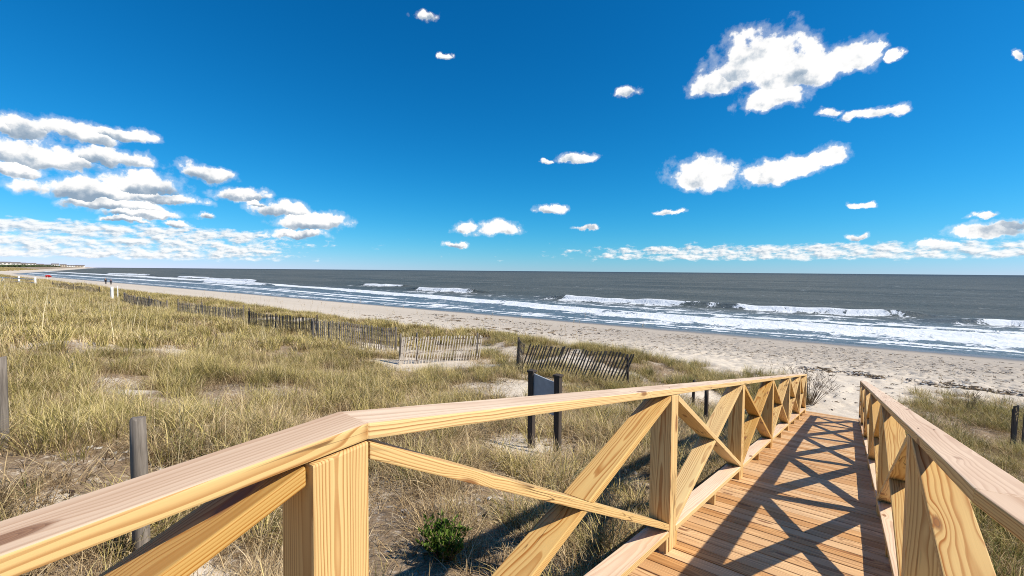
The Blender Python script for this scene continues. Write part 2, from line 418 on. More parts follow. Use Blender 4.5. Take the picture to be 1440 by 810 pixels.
# ------------------------------------------------------------------ boards
def board(name, parent, mats, org, U, V, N, L, W, T, cut0=0., cut1=0., bevel=.004, top_weather=False, tone=None, join=None, box_pith=False):
    """a sawn board: length along U from org, width 0..W along V, thickness centred on N; vertical or mitred end cuts"""
    bm = bmesh.new()
    vs = [bm.verts.new((x, y, z)) for x in (0, L) for y in (0, W) for z in (-T / 2, T / 2)]
    for f in ((0, 1, 3, 2), (4, 6, 7, 5), (0, 4, 5, 1), (2, 3, 7, 6), (0, 2, 6, 4), (1, 5, 7, 3)):
        bm.faces.new([vs[i] for i in f])
    bmesh.ops.recalc_face_normals(bm, faces=bm.faces)
    if bevel: bmesh.ops.bevel(bm, geom=list(bm.edges), offset=bevel, segments=2, affect='EDGES', profile=.6)
    U = Vector(U); V = Vector(V); N = Vector(N); org = Vector(org)
    tone = random.uniform(-1, 1) if tone is None else tone
    if box_pith: pw, pt = random.uniform(.2, .8) * W, random.uniform(-.3, .3) * T
    else: pw, pt = random.uniform(-.1, 1.1) * W, random.choice((-1, 1)) * random.uniform(.03, .12)
    off = random.uniform(0, 500)
    co, ga = [], []
    for v in bm.verts:
        l, w, t = v.co
        l2 = l + (cut1 if l > L / 2 else cut0) * t
        ga.append((l2 + off, w - pw, t - pt)); co.append(org + U * l2 + V * w + N * t)
    for v, c in zip(bm.verts, co): v.co = c
    flip = U.cross(V).dot(N) < 0
    if flip: bmesh.ops.reverse_faces(bm, faces=bm.faces)
    bm.normal_update()
    if join is not None:
        join.append((bm, ga, tone)); return None
    o = finish(name, [(bm, ga, tone)], mats, parent)
    if top_weather:
        for p in o.data.polygons:
            if p.normal.z > .85: p.material_index = 1
    return o
def finish(name, items, mats, parent):
    bm0 = bmesh.new(); G = []; TN = []
    for bm, ga, tone in items:
        idx = {}
        for v in bm.verts: idx[v.index if v.index >= 0 else id(v)] = None
        bm.verts.index_update()
        nv = [bm0.verts.new(v.co) for v in bm.verts]
        for f in bm.faces: bm0.faces.new([nv[v.index] for v in f.verts])
        G += ga; TN += [tone] * len(nv); bm.free()
    o = bm_obj(name, bm0, None, parent)
    me = o.data
    for mm in mats: me.materials.append(mm)
    a = me.attributes.new('grain', 'FLOAT_VECTOR', 'POINT'); a.data.foreach_set('vector', np.array(G, np.float32).ravel())
    a = me.attributes.new('tone', 'FLOAT', 'POINT'); a.data.foreach_set('value', np.array(TN, np.float32))
    return o

XL, XR = -.905, .252        # inner faces of the two railings
RW = .135                   # width of rails and braces (two by six)
def deck_z(y): return DECK0 + SL * y
PLAT_Y = .634; TILT_P = .08
PLAT_Z = deck_z(PLAT_Y)

# ------------------------------------------------------------------ boardwalk
bw = thing('boardwalk', 'pine plank boardwalk ramp sloping down to the sand between two railings', 'boardwalk', (-.33, 8, deck_z(8)))
cs = 1 / math.hypot(1, SL); Ur = Vector((0, cs, SL * cs)); Nr = Vector((0, -SL * cs, cs))
items = []
y = .66
while y < 15.36:
    o = Vector((-1.075 + random.uniform(-.006, .006), y + random.uniform(-.002, .002), deck_z(y)))
    # boards lie across the walk
    board('x', None, None, o - Nr * .019 + Vector((0, 0, random.uniform(-.0015, .0015))), (1, 0, 0), Ur, Nr, 1.497 + random.uniform(-.008, .008), .1385, .038, bevel=.006, join=items)
    y += .150 * cs
finish('ramp_deck', items, [M_DECK], bw)
items = []
y = .50
while y > -3.5:
    f = max(0, (.5 - y)) * .28
    board('x', None, None, Vector((-1.09, y, PLAT_Z - .019 - TILT_P * (.634 - y))), (1, 0, 0), (0, 1, 0), (0, 0, 1), 1.9 + f, .1415, .038, bevel=.005, join=items)
    y -= .150
finish('platform_deck', items, [M_DECK], bw)
for x in (-1.045, -.35, .352):
    board('stringer', bw, [M_FRESH], Vector((x - .019, .66, deck_z(.66) - .038 - .10)), Ur, (1, 0, 0), Nr, 14.9, .038, .19, bevel=.003, cut0=SL, cut1=SL, tone=-.6)
for i in range(0, 6):
    yy = 2.9 + 2.43 * i
    for x in (-1.15, .38):
        g = gz(x, yy) - .3
        board('pile', bw, [M_FRESH], Vector((x - .0, yy, g)), (0, 0, 1), (1, 0, 0), (0, 1, 0), deck_z(yy) - .06 - g, .09, .14, tone=-.7, box_pith=True)

# ------------------------------------------------------------------ railings
BAY = 2.43
def rail_bay(parent, A, B, dA, dB, out, blocks=True):
    """one bay between two posts: bottom rail, blocks and the X of flat-laid braces.
    A, B plan points on the inner face at the post faces, dA, dB deck heights there"""
    A = Vector(A); B = Vector(B); run = (B - A).length; h = (B - A) / run
    h3 = Vector((h.x, h.y, 0)); V = Vector((*out, 0)).normalized()
    def at(s, z): return Vector((A.x + h.x * s, A.y + h.y * s, z))
    def zb(s): return dA + (dB - dA) * s / run
    def seg(name, s0, z0, s1, z1, T, mats, c0=None, c1=None, tw=False, inset=0.0, W=RW, tone=None):
        ds, dz = s1 - s0, z1 - z0; L = math.hypot(ds, dz); th = math.atan2(dz, ds)
        U = h3 * math.cos(th) + Vector((0, 0, math.sin(th))); N = h3 * -math.sin(th) + Vector((0, 0, math.cos(th)))
        if N.z < 0: N = -N
        c = math.tan(th)
        return board(name, parent, mats, at(s0, z0) + V * inset, U, V, N, L, W, T, c if c0 is None else c0, c if c1 is None else c1, top_weather=tw, tone=tone)
    e = .003
    # bottom rail
    seg('bottom_rail', e, zb(0) + .121, run - e, zb(run) + .121, .038, [M_FRESH, M_TOP], tw=True)
    for s in (.021, run / 2, run - .021):
        if blocks:
            board('spacer_block', parent, [M_FRESH], at(s, zb(s) + .002) + V * .004, (0, 0, 1), V, h3, .096, RW - .008, .038, 0, (dB - dA) / run, bevel=.002)
    # falling brace, whole
    T = .038
    p0 = (e, zb(0) + RAIL_H - .042 - .026); p1 = (run - e, zb(run) + .142 + .026)
    seg('brace', *p0, *p1, T, [M_FRESH], tw=False)
    # rising brace in two pieces butted on it
    q0 = (e, zb(0) + .142 + .016); q1 = (run - e, zb(run) + RAIL_H - .042 - .016)
    ap = math.atan2(p1[1] - p0[1], p1[0] - p0[0]); aq = math.atan2(q1[1] - q0[1], q1[0] - q0[0])
    mp = math.tan(ap); mq = math.tan(aq)
    sc = (q0[1] - p0[1] + mp * p0[0] - mq * q0[0]) / (mp - mq)
    zc = p0[1] + mp * (sc - p0[0])
    dl = (T / 2 + .001) / abs(math.sin(ap - aq)); cot = 1 / math.tan(ap - aq)
    tn = random.uniform(-1, 1)
    seg('brace', *q0, sc - dl * math.cos(aq), zc - dl * math.sin(aq), T, [M_FRESH], c1=cot, inset=.004, tone=tn)
    seg('brace', sc + dl * math.cos(aq), zc + dl * math.sin(aq), *q1, T, [M_FRESH], c0=cot, inset=.004, tone=tn)
def rail_post(parent, x, y, zdeck, slope, out, hdir=(0, 1), drop=0.0, tone=None, short=0.0, top=None):
    """six by six post, (x, y) inner face middle"""
    V = Vector((*out, 0)).normalized(); h = Vector((*hdir, 0)).normalized()
    board('post', parent, [M_FRESH], Vector((x, y, zdeck - drop)), (0, 0, 1), V, h, RAIL_H - .043 + drop - short, .14, .14, 0 if drop else slope, slope if top is None else top, bevel=.006, tone=tone, box_pith=True)
def hand_rail(parent, p, q, out, level=False):
    p = Vector(p); q = Vector(q); d = (q - p); L = d.length; U = d / L
    V = Vector((*out, 0)).normalized(); N = V.cross(U)
    if N.z < 0: N = -N
    hd = math.hypot(d.x, d.y); c = d.z / hd
    board('handrail', parent, [M_FRESH, M_TOP], p - N * .02, U, V, N, L, RW, .04, c, c, bevel=.005, top_weather=True, tone=random.uniform(.0, .8))

stations = [.565 + BAY * i for i in range(6)] + [14.63]
def build_railing(root, xin, out, near):
    for i, ys in enumerate(stations):
        if i == 0 and near == 'right': continue
        rail_post(root, xin, ys, deck_z(ys), SL, out, tone=[.2, .5, .1, -.3, .4, -.1, .2][i], short=.019 if i == 0 else 0, top=.08 if i == 0 else None)
    for i in range(6):
        if i == 0 and near == 'right': continue
        a, c = stations[i] + .07, stations[i + 1] - .07
        rail_bay(root, (xin, a), (xin, c), deck_z(a), deck_z(c), out)
    for i, ys in enumerate(stations):
        if i == 0: continue
        for dx_, dy_ in ((.032, -.03), (.098, .035)):
            bm = bmesh.new(); c_ = Vector((xin + out[0] * dx_, ys + dy_, deck_z(ys + dy_) + RAIL_H + .0005))
            bmesh.ops.create_cone(bm, cap_ends=True, segments=10, radius1=.0042, radius2=.0036, depth=.003, matrix=Matrix.Translation(c_))
            bm_obj('screw', bm, M_WIRE, root)
    cuts = [stations[0] + .07, stations[2], stations[4], 14.72] if near == 'left' else [1.54, stations[2], stations[4], 14.72]
    for a, c in zip(cuts[:-1], cuts[1:]):
        hand_rail(root, (xin, a + .001, deck_z(a + .001) + RAIL_H), (xin, c - .001, deck_z(c - .001) + RAIL_H), out)
rl = thing('railing', 'pine railing with X braces along the left side of the ramp, nearest post large', 'railing', (XL - .07, 8, deck_z(8)))
build_railing(rl, XL, (-1, 0), 'left')
# level stretch on the platform, turned a little
u1 = Vector((math.sin(math.radians(4.5)), math.cos(math.radians(4.5)))); TILT = .08; o1 = (-u1.y, u1.x)
K = Vector((XL, PLAT_Y))
a = K - u1 * .145; c = K - u1 * (.145 + BAY)
rail_bay(rl, a.xy, c.xy, PLAT_Z - TILT * .145, PLAT_Z - TILT * (.145 + BAY), o1)
pp = K - u1 * (.145 + BAY + .07)
rail_post(rl, pp.x, pp.y, PLAT_Z - TILT * (.215 + BAY), TILT, o1, (u1.x, u1.y))
s0 = K - u1 * .001; s1 = K - u1 * 4.0
hand_rail(rl, (s1.x, s1.y, PLAT_Z + RAIL_H - TILT * 4.0), (s0.x, s0.y, PLAT_Z + RAIL_H), o1)

rr = thing('railing', 'pine railing with X braces on the right side of the ramp, dark near post', 'railing', (XR + .07, 8, deck_z(8)))
build_railing(rr, XR, (1, 0), 'right')
KR = Vector((XR, 1.54)); ur = Vector((-.2874, .9578)); orr = (ur.y, -ur.x)
zr = deck_z(1.54)
c = KR - ur * 1.0
rail_bay(rr, (XR + .03, .63), (XR, stations[1] - .07), PLAT_Z, deck_z(stations[1] - .07), (1, 0))
rail_post(rr, XR + .15, .56, PLAT_Z, 0, (1, 0))
s1 = KR - ur * 3.2
hand_rail(rr, (s1.x, s1.y, zr + RAIL_H), (KR.x, KR.y, zr + RAIL_H - .001), orr)

# ------------------------------------------------------------------ round posts, sign, fences
def pole(name, x, y, h, r, mat, lean=(0, 0), parent=None, seg=12, sink=.3, flat=False, irregular=.08):
    g = gz(x, y) - sink; bm = bmesh.new(); n = 7; rings = []
    for i in range(n):
        t = i / (n - 1); z = g + t * (h + sink); ring = []
        for k in range(seg):
            a = 2 * math.pi * k / seg
            rr_ = r * (1.05 - .12 * t) * (1 + irregular * math.sin(k * 2.7 + x * 9) + random.uniform(-.03, .03))
            ring.append(bm.verts.new((x + lean[0] * t + rr_ * math.cos(a), y + lean[1] * t + rr_ * math.sin(a), z + (random.uniform(-.01, .01) if i == n - 1 else 0))))
        rings.append(ring)
    for r0, r1 in zip(rings[:-1], rings[1:]):
        for k in range(seg): bm.faces.new((r0[k], r0[(k + 1) % seg], r1[(k + 1) % seg], r1[k]))
    bm.faces.new(rings[-1])
    o = bm_obj(name, bm, mat, parent)
    for p in o.data.polygons: p.use_smooth = len(p.vertices) == 4
    return o
POSTS = 'weathered round posts standing in the dune grass'
tag(pole('wooden_post', -3.87, .88, 1.02, .047, M_POST, (-.03, 0)), 'grey weathered round post behind the nearest handrail, on a bare sand patch', 'post', POSTS)
tag(pole('wooden_post', -6.93, .47, .98, .043, M_POST, (.01, 0)), 'thick grey weathered post cut by the left border of the view', 'post', POSTS)
tag(pole('wooden_post', -2.45, 10.3, .82, .045, M_SIGNP), 'dark slim post seen through the left railing, the nearer of two', 'post', POSTS)
tag(pole('wooden_post', -3.35, 12.6, .80, .04, M_SIGNP, (.03, 0)), 'dark slim post just above the left handrail, the farther of two', 'post', POSTS)
tag(pole('wooden_post', -66, 4.9, .75, .06, M_POST, (.25, 0)), 'small dark leaning stake far off in the grass near the left border', 'post', POSTS)

sg = thing('notice_board', 'grey blank board between two dark capped posts, seen from behind over the handrail', 'sign', (-3.65, 5.65, gz(-3.65, 5.65)))
SA, SB = Vector((-3.93, 5.72)), Vector((-3.40, 5.63))
for P_, hh in ((SA, 1.20), (SB, 1.19)):
    g = gz(P_.x, P_.y) - .25
    o = board('post', sg, [M_SIGNP], Vector((P_.x - .045, P_.y, g)), (0, 0, 1), (1, 0, 0), (0, 1, 0), hh + .25, .09, .09, bevel=.006)
    board('post_cap', sg, [M_SIGNP], Vector((P_.x - .062, P_.y, g + hh + .25 + .001)), (0, 0, 1), (1, 0, 0), (0, 1, 0), .03, .124, .124, bevel=.008)
zt = gz(-3.65, 5.65) + 1.13
bmv = bmesh.new()
dd = (SB - SA).normalized(); a0 = SA + dd * .048; a1 = SB - dd * .048
nn = Vector((-dd.y, dd.x))
vs = []
for P_, dz in ((a0, .03), (a1, -.03)):
    for s in (-.012, .012):
        for z in (zt - .50 + dz, zt + dz):
            vs.append(bmv.verts.new((P_.x + nn.x * s, P_.y + nn.y * s, z)))
for f in ((0, 1, 3, 2), (4, 6, 7, 5), (0, 4, 5, 1), (2, 3, 7, 6), (0, 2, 6, 4), (1, 5, 7, 3)): bmv.faces.new([vs[i] for i in f])
bmesh.ops.recalc_face_normals(bmv, faces=bmv.faces)
bm_obj('panel', bmv, M_PANEL, sg)

def add_bar(bm, p, q, w, t, side):
    """rectangular bar from p to q; w along side, t across"""
    p, q = Vector(p), Vector(q); d = (q - p).normalized(); s = Vector(side); s = (s - d * s.dot(d)).normalized(); n = d.cross(s)
    vs = [bm.verts.new(c + s * a * w / 2 + n * b_ * t / 2) for c in (p, q) for a, b_ in ((-1, -1), (1, -1), (1, 1), (-1, 1))]
    for f in ((0, 3, 2, 1), (4, 5, 6, 7), (0, 1, 5, 4), (1, 2, 6, 5), (2, 3, 7, 6), (3, 0, 4, 7)): bm.faces.new([vs[i] for i in f])
def sand_fence(path, label, h=.95, spacing=.1, lean=.1, mat=M_LATH, posts=(0, 1), sag=.0, ph=1.15, seed=1, tightends=0, bury=(.0, .0), prad=.04):
    r = random.Random(seed)
    P = [Vector(p) for p in path]
    seglen = [(b_ - a_).length for a_, b_ in zip(P[:-1], P[1:])]; tot = sum(seglen)
    def pt(s):
        for a_, b_, L in zip(P[:-1], P[1:], seglen):
            if s <= L or (b_ is P[-1]): return a_ + (b_ - a_) * (s / L), (b_ - a_) / L
            s -= L
    mid, _ = pt(tot / 2)
    root = thing('sand_fence', label, 'fence', (mid.x, mid.y, gz(mid.x, mid.y)), 'slatted sand fences across the dunes')
    bm = bmesh.new(); wires = {.2: [], .45: [], .7: [], .9: []}
    ss = list(np.arange(.04, tot, spacing)) + [.015 * k for k in range(1, tightends + 1)]
    for s in sorted(ss):
        s2 = s + r.uniform(-.012, .012); c, d = pt(max(0, min(tot, s2))); t = s / tot
        drop = sag * math.sin(math.pi * min(1, t * 1.0)) + bury[0] * (1 - t) + bury[1] * t + r.uniform(-.02, .02)
        g = gz(c.x, c.y); le = (lean + r.uniform(-.05, .05)) * (1 if callable(lean) is False else 1)
        base = Vector((c.x - d.x * le * .5 * h, c.y - d.y * le * .5 * h, g - drop - .06)); H = h + r.uniform(-.02, .02)
        top = Vector((c.x + d.x * le * .5 * h, c.y + d.y * le * .5 * h, g - drop + H))
        nrm = Vector((-d.y, d.x, 0)) * r.uniform(-.03, .03)
        add_bar(bm, base, top + nrm, (.045 if tot < 8 else .055) * r.uniform(.85, 1.1), .009, (d.x, d.y, 0))
        for k in wires: wires[k].append(base.lerp(top, k))
    bm_obj('slats', bm, mat, root)
    for k, pts in wires.items():
        bm = bmesh.new()
        for p, q in zip(pts[:-1], pts[1:]):
            if (q - p).length > .03: add_bar(bm, p + Vector((0, .0, 0)), q, .006, .022, (0, 0, 1))
        bm_obj('wire', bm, M_WIRE, root)
    for tpos in posts:
        c, d = pt(tot * tpos)
        pole('post', c.x - d.y * .05, c.y + d.x * .05, ph * r.uniform(.92, 1.08), prad, M_SIGNP if mat is M_LATHD else M_POST, (r.uniform(-.04, .04), 0), root, 8)
    return root
sand_fence([(-13.15, 10.6), (-12.95, 11.6), (-12.1, 14.0)], 'pale slatted sand fence catching the sun left of centre, beside the bare sand', 1.0, .118, .18, M_LATH, (0, .2, .93), seed=3, tightends=6)
sand_fence([(-9.25, 12.55), (-8.6, 12.0), (-5.2, 12.6)], 'dark slatted sand fence leaning over behind the grey notice board', 1.02, .098, .42, M_LATHD, (0, 1), .08, 1.12, seed=4, tightends=3)
sand_fence([(-19.6, 10.75), (-17.9, 12.2), (-16.6, 13.1)], 'grey brown slatted sand fence left of the pale one, above a sand drift', 1.08, .085, .04, M_LATHM, (0, 1), seed=5, tightends=4)
sand_fence([(-26.8, 11.0), (-25.0, 11.5), (-22.0, 12.4)], 'half buried dark sand fence fourth from the notice board, in deep grass', 1.05, .085, .03, M_LATHD, (0, .4, .98), seed=6, tightends=4, bury=(.05, .1))
sand_fence([(-39.0, 11.2), (-35.5, 11.6), (-31.5, 12.6)], 'long low weathered sand fence in the middle of the left grass field', 1.05, .09, .05, M_LATHM, (0, .45, 1), seed=7, bury=(.1, .1))
sand_fence([(-57, 12.0), (-51, 11.8), (-45.5, 12.3)], 'distant grey sand fence of close boards near the white post', 1.05, .08, 0, M_LATHM, (0, .35, .7, 1), seed=8, bury=(.0, .1), prad=.07)
sand_fence([(-118, 14.6), (-100, 14.9), (-84, 15.0)], 'farthest dark sand fence, a thin strip beyond the white post', .9, .14, 0, M_LATHD, (0, .5, 1), seed=9, prad=.07)
sand_fence([(3.22, 15.9), (3.4, 15.95), (4.6, 16.2)], 'short dark picket fence end in the grass right of the ramp', 1.05, .13, 0, M_LATHD, (0.02,), seed=10, tightends=3, ph=1.0, prad=.035)

# white posts and rail fence far left
tag(pole('white_post', -60.2, 11.75, 1.45, .13, M_WHITE, irregular=.01), 'white painted post standing alone above the grass, left of the fences', 'post', 'white posts')
tag(pole('white_post', -62.2, 12.6, 1.6, .05, M_WHITE, irregular=.01), 'thinner white post just behind the lone white post', 'post', 'white posts')
wf = thing('rail_fence', 'low white post and rail fence at the far left edge of the dune', 'fence', (-128, 11.5, gz(-128, 11.5)))
for (x, y, w) in [(-119, 12.6, .42), (-126, 11.2, .42), (-131.5, 9.6, .22), (-135.5, 8.8, .22), (-150, 7.0, .22)]:
    g = gz(x, y) + .0
    board('post', wf, [M_WHITE], Vector((x - w / 2, y, g - .3)), (0, 0, 1), (1, 0, 0), (0, 1, 0), 2.0 if w > .3 else 1.5, w, w * .6, bevel=.02)
bm = bmesh.new(); bm2 = bmesh.new()
pts = [(-119, 12.6), (-126, 11.2), (-135.5, 8.8), (-150, 7.0)]
for (a, c) in zip(pts[:-1], pts[1:]):
    za, zc = gz(*a) + 1.25, gz(*c) + 1.25
    add_bar(bm, (a[0], a[1] - .2, za), (c[0], c[1] - .2, zc), .16, .06, (0, 0, 1))
    add_bar(bm2, (a[0], a[1] - .2, za - .6), (c[0], c[1] - .2, zc - .6), .14, .06, (0, 0, 1))
bm_obj('rail', bm, M_WHITE, wf); bm_obj('rail', bm2, M_WHITE, wf)

# ------------------------------------------------------------------ people and umbrella far down the beach
def skin_body(name, verts, edges, radii, mat, parent=None):
    me = bpy.data.meshes.new(name); me.from_pydata(verts, edges, []); me.update()
    o = bpy.data.objects.new(name, me); COL.objects.link(o)
    md = o.modifiers.new('skin', 'SKIN'); md.use_smooth_shade = True
    for i, r in enumerate(radii): me.skin_vertices[0].data[i].radius = (r, r)
    me.skin_vertices[0].data[0].use_root = True
    s = o.modifiers.new('sub', 'SUBSURF'); s.levels = 1; s.render_levels = 1
    dg = bpy.context.evaluated_depsgraph_get(); ev = o.evaluated_get(dg)
    m2 = bpy.data.meshes.new_from_object(ev); o.modifiers.clear(); o.data = m2
    m2.materials.append(mat)
    if parent: o.parent = parent; o.matrix_parent_inverse = parent.matrix_basis.inverted()
    return o
def person(x, y, face, label, top, trousers, H=1.75, stride=.22):
    z = gz(x, y); root = thing('person', label, 'person', (x, y, z), 'people walking on the beach')
    ca, sa = math.cos(face), math.sin(face); k = H / 1.75
    def P(f, s, h): return (x + (f * ca - s * sa) * k, y + (f * sa + s * ca) * k, z + h * k)
    V = [P(0, 0, .95), P(0, 0, 1.15), P(.01, 0, 1.36), P(.01, 0, 1.48), P(.03, 0, 1.56), P(.03, 0, 1.68),
         P(0, .10, .90), P(stride * .6, .10, .50), P(stride, .10, .08), P(stride + .16, .10, .04),
         P(0, -.10, .90), P(-stride * .2, -.10, .50), P(-stride, -.10, .09), P(-stride + .16, -.10, .04),
         P(0, .19, 1.38), P(-.06, .24, 1.12), P(.06, .25, .88), P(.08, .25, .80),
         P(0, -.19, 1.38), P(.05, -.24, 1.12), P(.16, -.25, .90), P(.20, -.25, .82)]
    E_ = [(0, 1), (1, 2), (2, 3), (3, 4), (4, 5), (0, 6), (6, 7), (7, 8), (8, 9), (0, 10), (10, 11), (11, 12), (12, 13), (2, 14), (14, 15), (15, 16), (16, 17), (2, 18), (18, 19), (19, 20), (20, 21)]
    R_ = [.15, .13, .15, .065, .085, .10, .09, .065, .045, .04, .09, .065, .045, .04, .06, .045, .035, .04, .06, .045, .035, .04]
    skin_body('body', V, E_, [r * k for r in R_], M_SKIN, root)
    skin_body('jacket', [V[0], V[1], V[2], V[14], V[15], V[16], V[18], V[19], V[20]], [(0, 1), (1, 2), (2, 3), (3, 4), (4, 5), (2, 6), (6, 7), (7, 8)],
              [r * k * 1.12 for r in (.16, .15, .165, .07, .058, .045, .07, .058, .045)], top, root)
    skin_body('trousers', [V[0], V[6], V[7], V[8], V[10], V[11], V[12]], [(0, 1), (1, 2), (2, 3), (0, 4), (4, 5), (5, 6)], [r * k * 1.12 for r in (.155, .10, .075, .06, .10, .075, .06)], trousers, root)
    skin_body('hair', [P(.0, 0, 1.66), P(.02, 0, 1.72)], [(0, 1)], [.11 * k, .10 * k], M_HAIR, root)
    return root
person(-176.0, 33.0, 2.9, 'person in dark clothes walking on the distant beach, the left one of the pair', M_CLOTH, M_CLOTH, 1.85)
person(-172.0, 33.4, 2.7, 'person in dark clothes walking on the distant beach, right one, nearer the water', M_CLOTH2, M_CLOTH, 1.7)

ux, uy = -243, 29.0; uz = gz(ux, uy)
um = thing('beach_umbrella', 'red and white beach umbrella tilted over on the far beach at left', 'umbrella', (ux, uy, uz))
bm = bmesh.new(); add_bar(bm, (ux, uy, uz - .2), (ux - .6, uy, uz + 1.7), .07, .07, (0, 1, 0)); bm_obj('pole', bm, M_WHITE, um)
ax = Vector((-.7, -.5, 1.6)).normalized(); ex = Vector((0, 1, 0)); ey = ax.cross(ex); tip = Vector((ux - .6, uy, uz + 1.7))
for nm, mt, par in (('canopy', M_RED, 0), ('canopy', M_WHITE, 1)):
    bm = bmesh.new()
    for g_ in range(8):
        if g_ % 4 == 3 and par == 0 or g_ % 4 != 3 and par == 1: continue
        prev = None
        for a_ in (g_ * math.pi / 4, (g_ + .5) * math.pi / 4, (g_ + 1) * math.pi / 4):
            row = []
            for rr_, dn in ((.02, 0), (.6, .2), (1.05, .6)):
                row.append(bm.verts.new(tip - ax * dn + (ex * math.cos(a_) + ey * math.sin(a_)) * rr_))
            if prev:
                for i in range(2): bm.faces.new((prev[i], prev[i + 1], row[i + 1], row[i]))
            prev = row
    o = bm_obj(nm, bm, mt, um); sm = o.modifiers.new('s', 'SOLIDIFY'); sm.thickness = .02
    if par: o['label'] = 'white umbrella gores'

# ------------------------------------------------------------------ houses on the far shore
def house(x, y, w, d, h, wall, label, roofh):
    z = gz(x, y) - .5; root = thing('beach_house', label, 'house', (x, y, z), 'houses along the far shore')
    bm = bmesh.new(); add_bar(bm, (x, y, z), (x, y, z + h), d, w, (1, 0, 0)); bm_obj('wall', bm, wall, root)
    bm = bmesh.new(); o_ = .8
    a = [bm.verts.new(v) for v in ((x - d / 2 - o_, y - w / 2 - o_, z + h + .02), (x + d / 2 + o_, y - w / 2 - o_, z + h + .02), (x + d / 2 + o_, y + w / 2 + o_, z + h + .02), (x - d / 2 - o_, y + w / 2 + o_, z + h + .02), (x, y - w / 2 - o_, z + h + roofh), (x, y + w / 2 + o_, z + h + roofh))]
    for f in ((0, 1, 4), (2, 3, 5), (1, 2, 5, 4), (3, 0, 4, 5), (3, 2, 1, 0)): bm.faces.new([a[i] for i in f])
    bm_obj('roof', bm, M_ROOF, root)
    for k in range(3):
        for l_ in range(2):
            bm = bmesh.new(); yy = y - w / 2 + w * (k + .5) / 3; zz = z + h * (.28 + .42 * l_)
            add_bar(bm, (x + d / 2 + .06, yy, zz), (x + d / 2 + .06, yy, zz + h * .18), .1, w * .17, (1, 0, 0)); bm_obj('window', bm, M_GLASSD, root)
hr = random.Random(5)
descr = ['broad pale beach house at the left end of the far shore', 'tall pale beach house second along the far shore', 'small tan house third along the far shore', 'wide white house in the left middle of the far shore',
         'tan gabled house before the middle of the far shore', 'pale steep roofed house at the middle of the far shore', 'low pale house just past the middle of the far shore', 'tan house two thirds along the far shore',
         'pale house near the right end of the far shore', 'tiny tan house second from the right end of the far shore', 'tiny white house last at the right end of the far shore']
for i, dsc in enumerate(descr):
    t = i / (len(descr) - 1)
    az = math.radians(-85.7 + 5.0 * t); D_ = 2300 + 900 * t
    x, y = D_ * math.sin(az), D_ * math.cos(az)
    y = min(y, float(shore_shift(np.array(x))) + 6)
    house(x, y, hr.uniform(18, 34), 14, hr.uniform(8, 13) * (1.05 - .3 * t), M_HOUSE2 if 'tan' in dsc else M_HOUSE, dsc, hr.uniform(3, 5))
bm = bmesh.new(); tr = random.Random(8)
for k in range(260):
    x = -1500 - 1500 * tr.random()
    y = float(shore_shift(np.array(x))) - 45 - tr.random() * 80
    z = gz(x, y); r_ = tr.uniform(1.6, 3.4)
    mtx = Matrix.Translation((x, y, z + r_ * .8)) @ Matrix.Diagonal((r_ * 1.4, r_ * 1.6, r_ * 1.1, 1)) @ Matrix.Rotation(tr.random() * 6, 4, 'Z')
    res = bmesh.ops.create_icosphere(bm, subdivisions=2, radius=1, matrix=mtx)
    for v in res['verts']: v.co += Vector((tr.uniform(-.5, .5), tr.uniform(-.5, .5), tr.uniform(-.6, .6)))
o = bm_obj('tree_line', bm, M_TREE); o['kind'] = 'stuff'; tag(o, 'dark low line of trees along the far shore', 'trees')

# ------------------------------------------------------------------ grass
def grass_mat(name, cols, transl=.16):
    m, nt = new_mat(name); b = NB(nt)
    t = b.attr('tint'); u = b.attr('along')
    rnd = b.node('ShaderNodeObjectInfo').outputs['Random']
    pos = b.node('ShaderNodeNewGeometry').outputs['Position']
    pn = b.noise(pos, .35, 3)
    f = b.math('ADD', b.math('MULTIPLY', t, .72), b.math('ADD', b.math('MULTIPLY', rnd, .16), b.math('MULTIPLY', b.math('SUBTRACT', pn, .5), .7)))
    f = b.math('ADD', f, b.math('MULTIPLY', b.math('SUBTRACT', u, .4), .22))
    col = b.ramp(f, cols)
    d = b.node('ShaderNodeBsdfDiffuse'); b.set(d.inputs[0], col)
    tr_ = b.node('ShaderNodeBsdfTranslucent'); b.set(tr_.inputs[0], col)
    mx = b.node('ShaderNodeMixShader'); mx.inputs[0].default_value = transl
    b.l.new(d.outputs[0], mx.inputs[1]); b.l.new(tr_.outputs[0], mx.inputs[2]); b.out(mx.outputs[0]); return m
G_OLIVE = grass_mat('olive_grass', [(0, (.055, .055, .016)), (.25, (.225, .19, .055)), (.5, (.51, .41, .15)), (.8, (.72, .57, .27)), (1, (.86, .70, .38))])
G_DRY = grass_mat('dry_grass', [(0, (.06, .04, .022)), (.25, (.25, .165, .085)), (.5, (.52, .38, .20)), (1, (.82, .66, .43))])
G_GREEN = grass_mat('green_grass', [(0, (.04, .055, .016)), (.3, (.11, .14, .04)), (.6, (.30, .29, .10)), (1, (.60, .51, .26))])

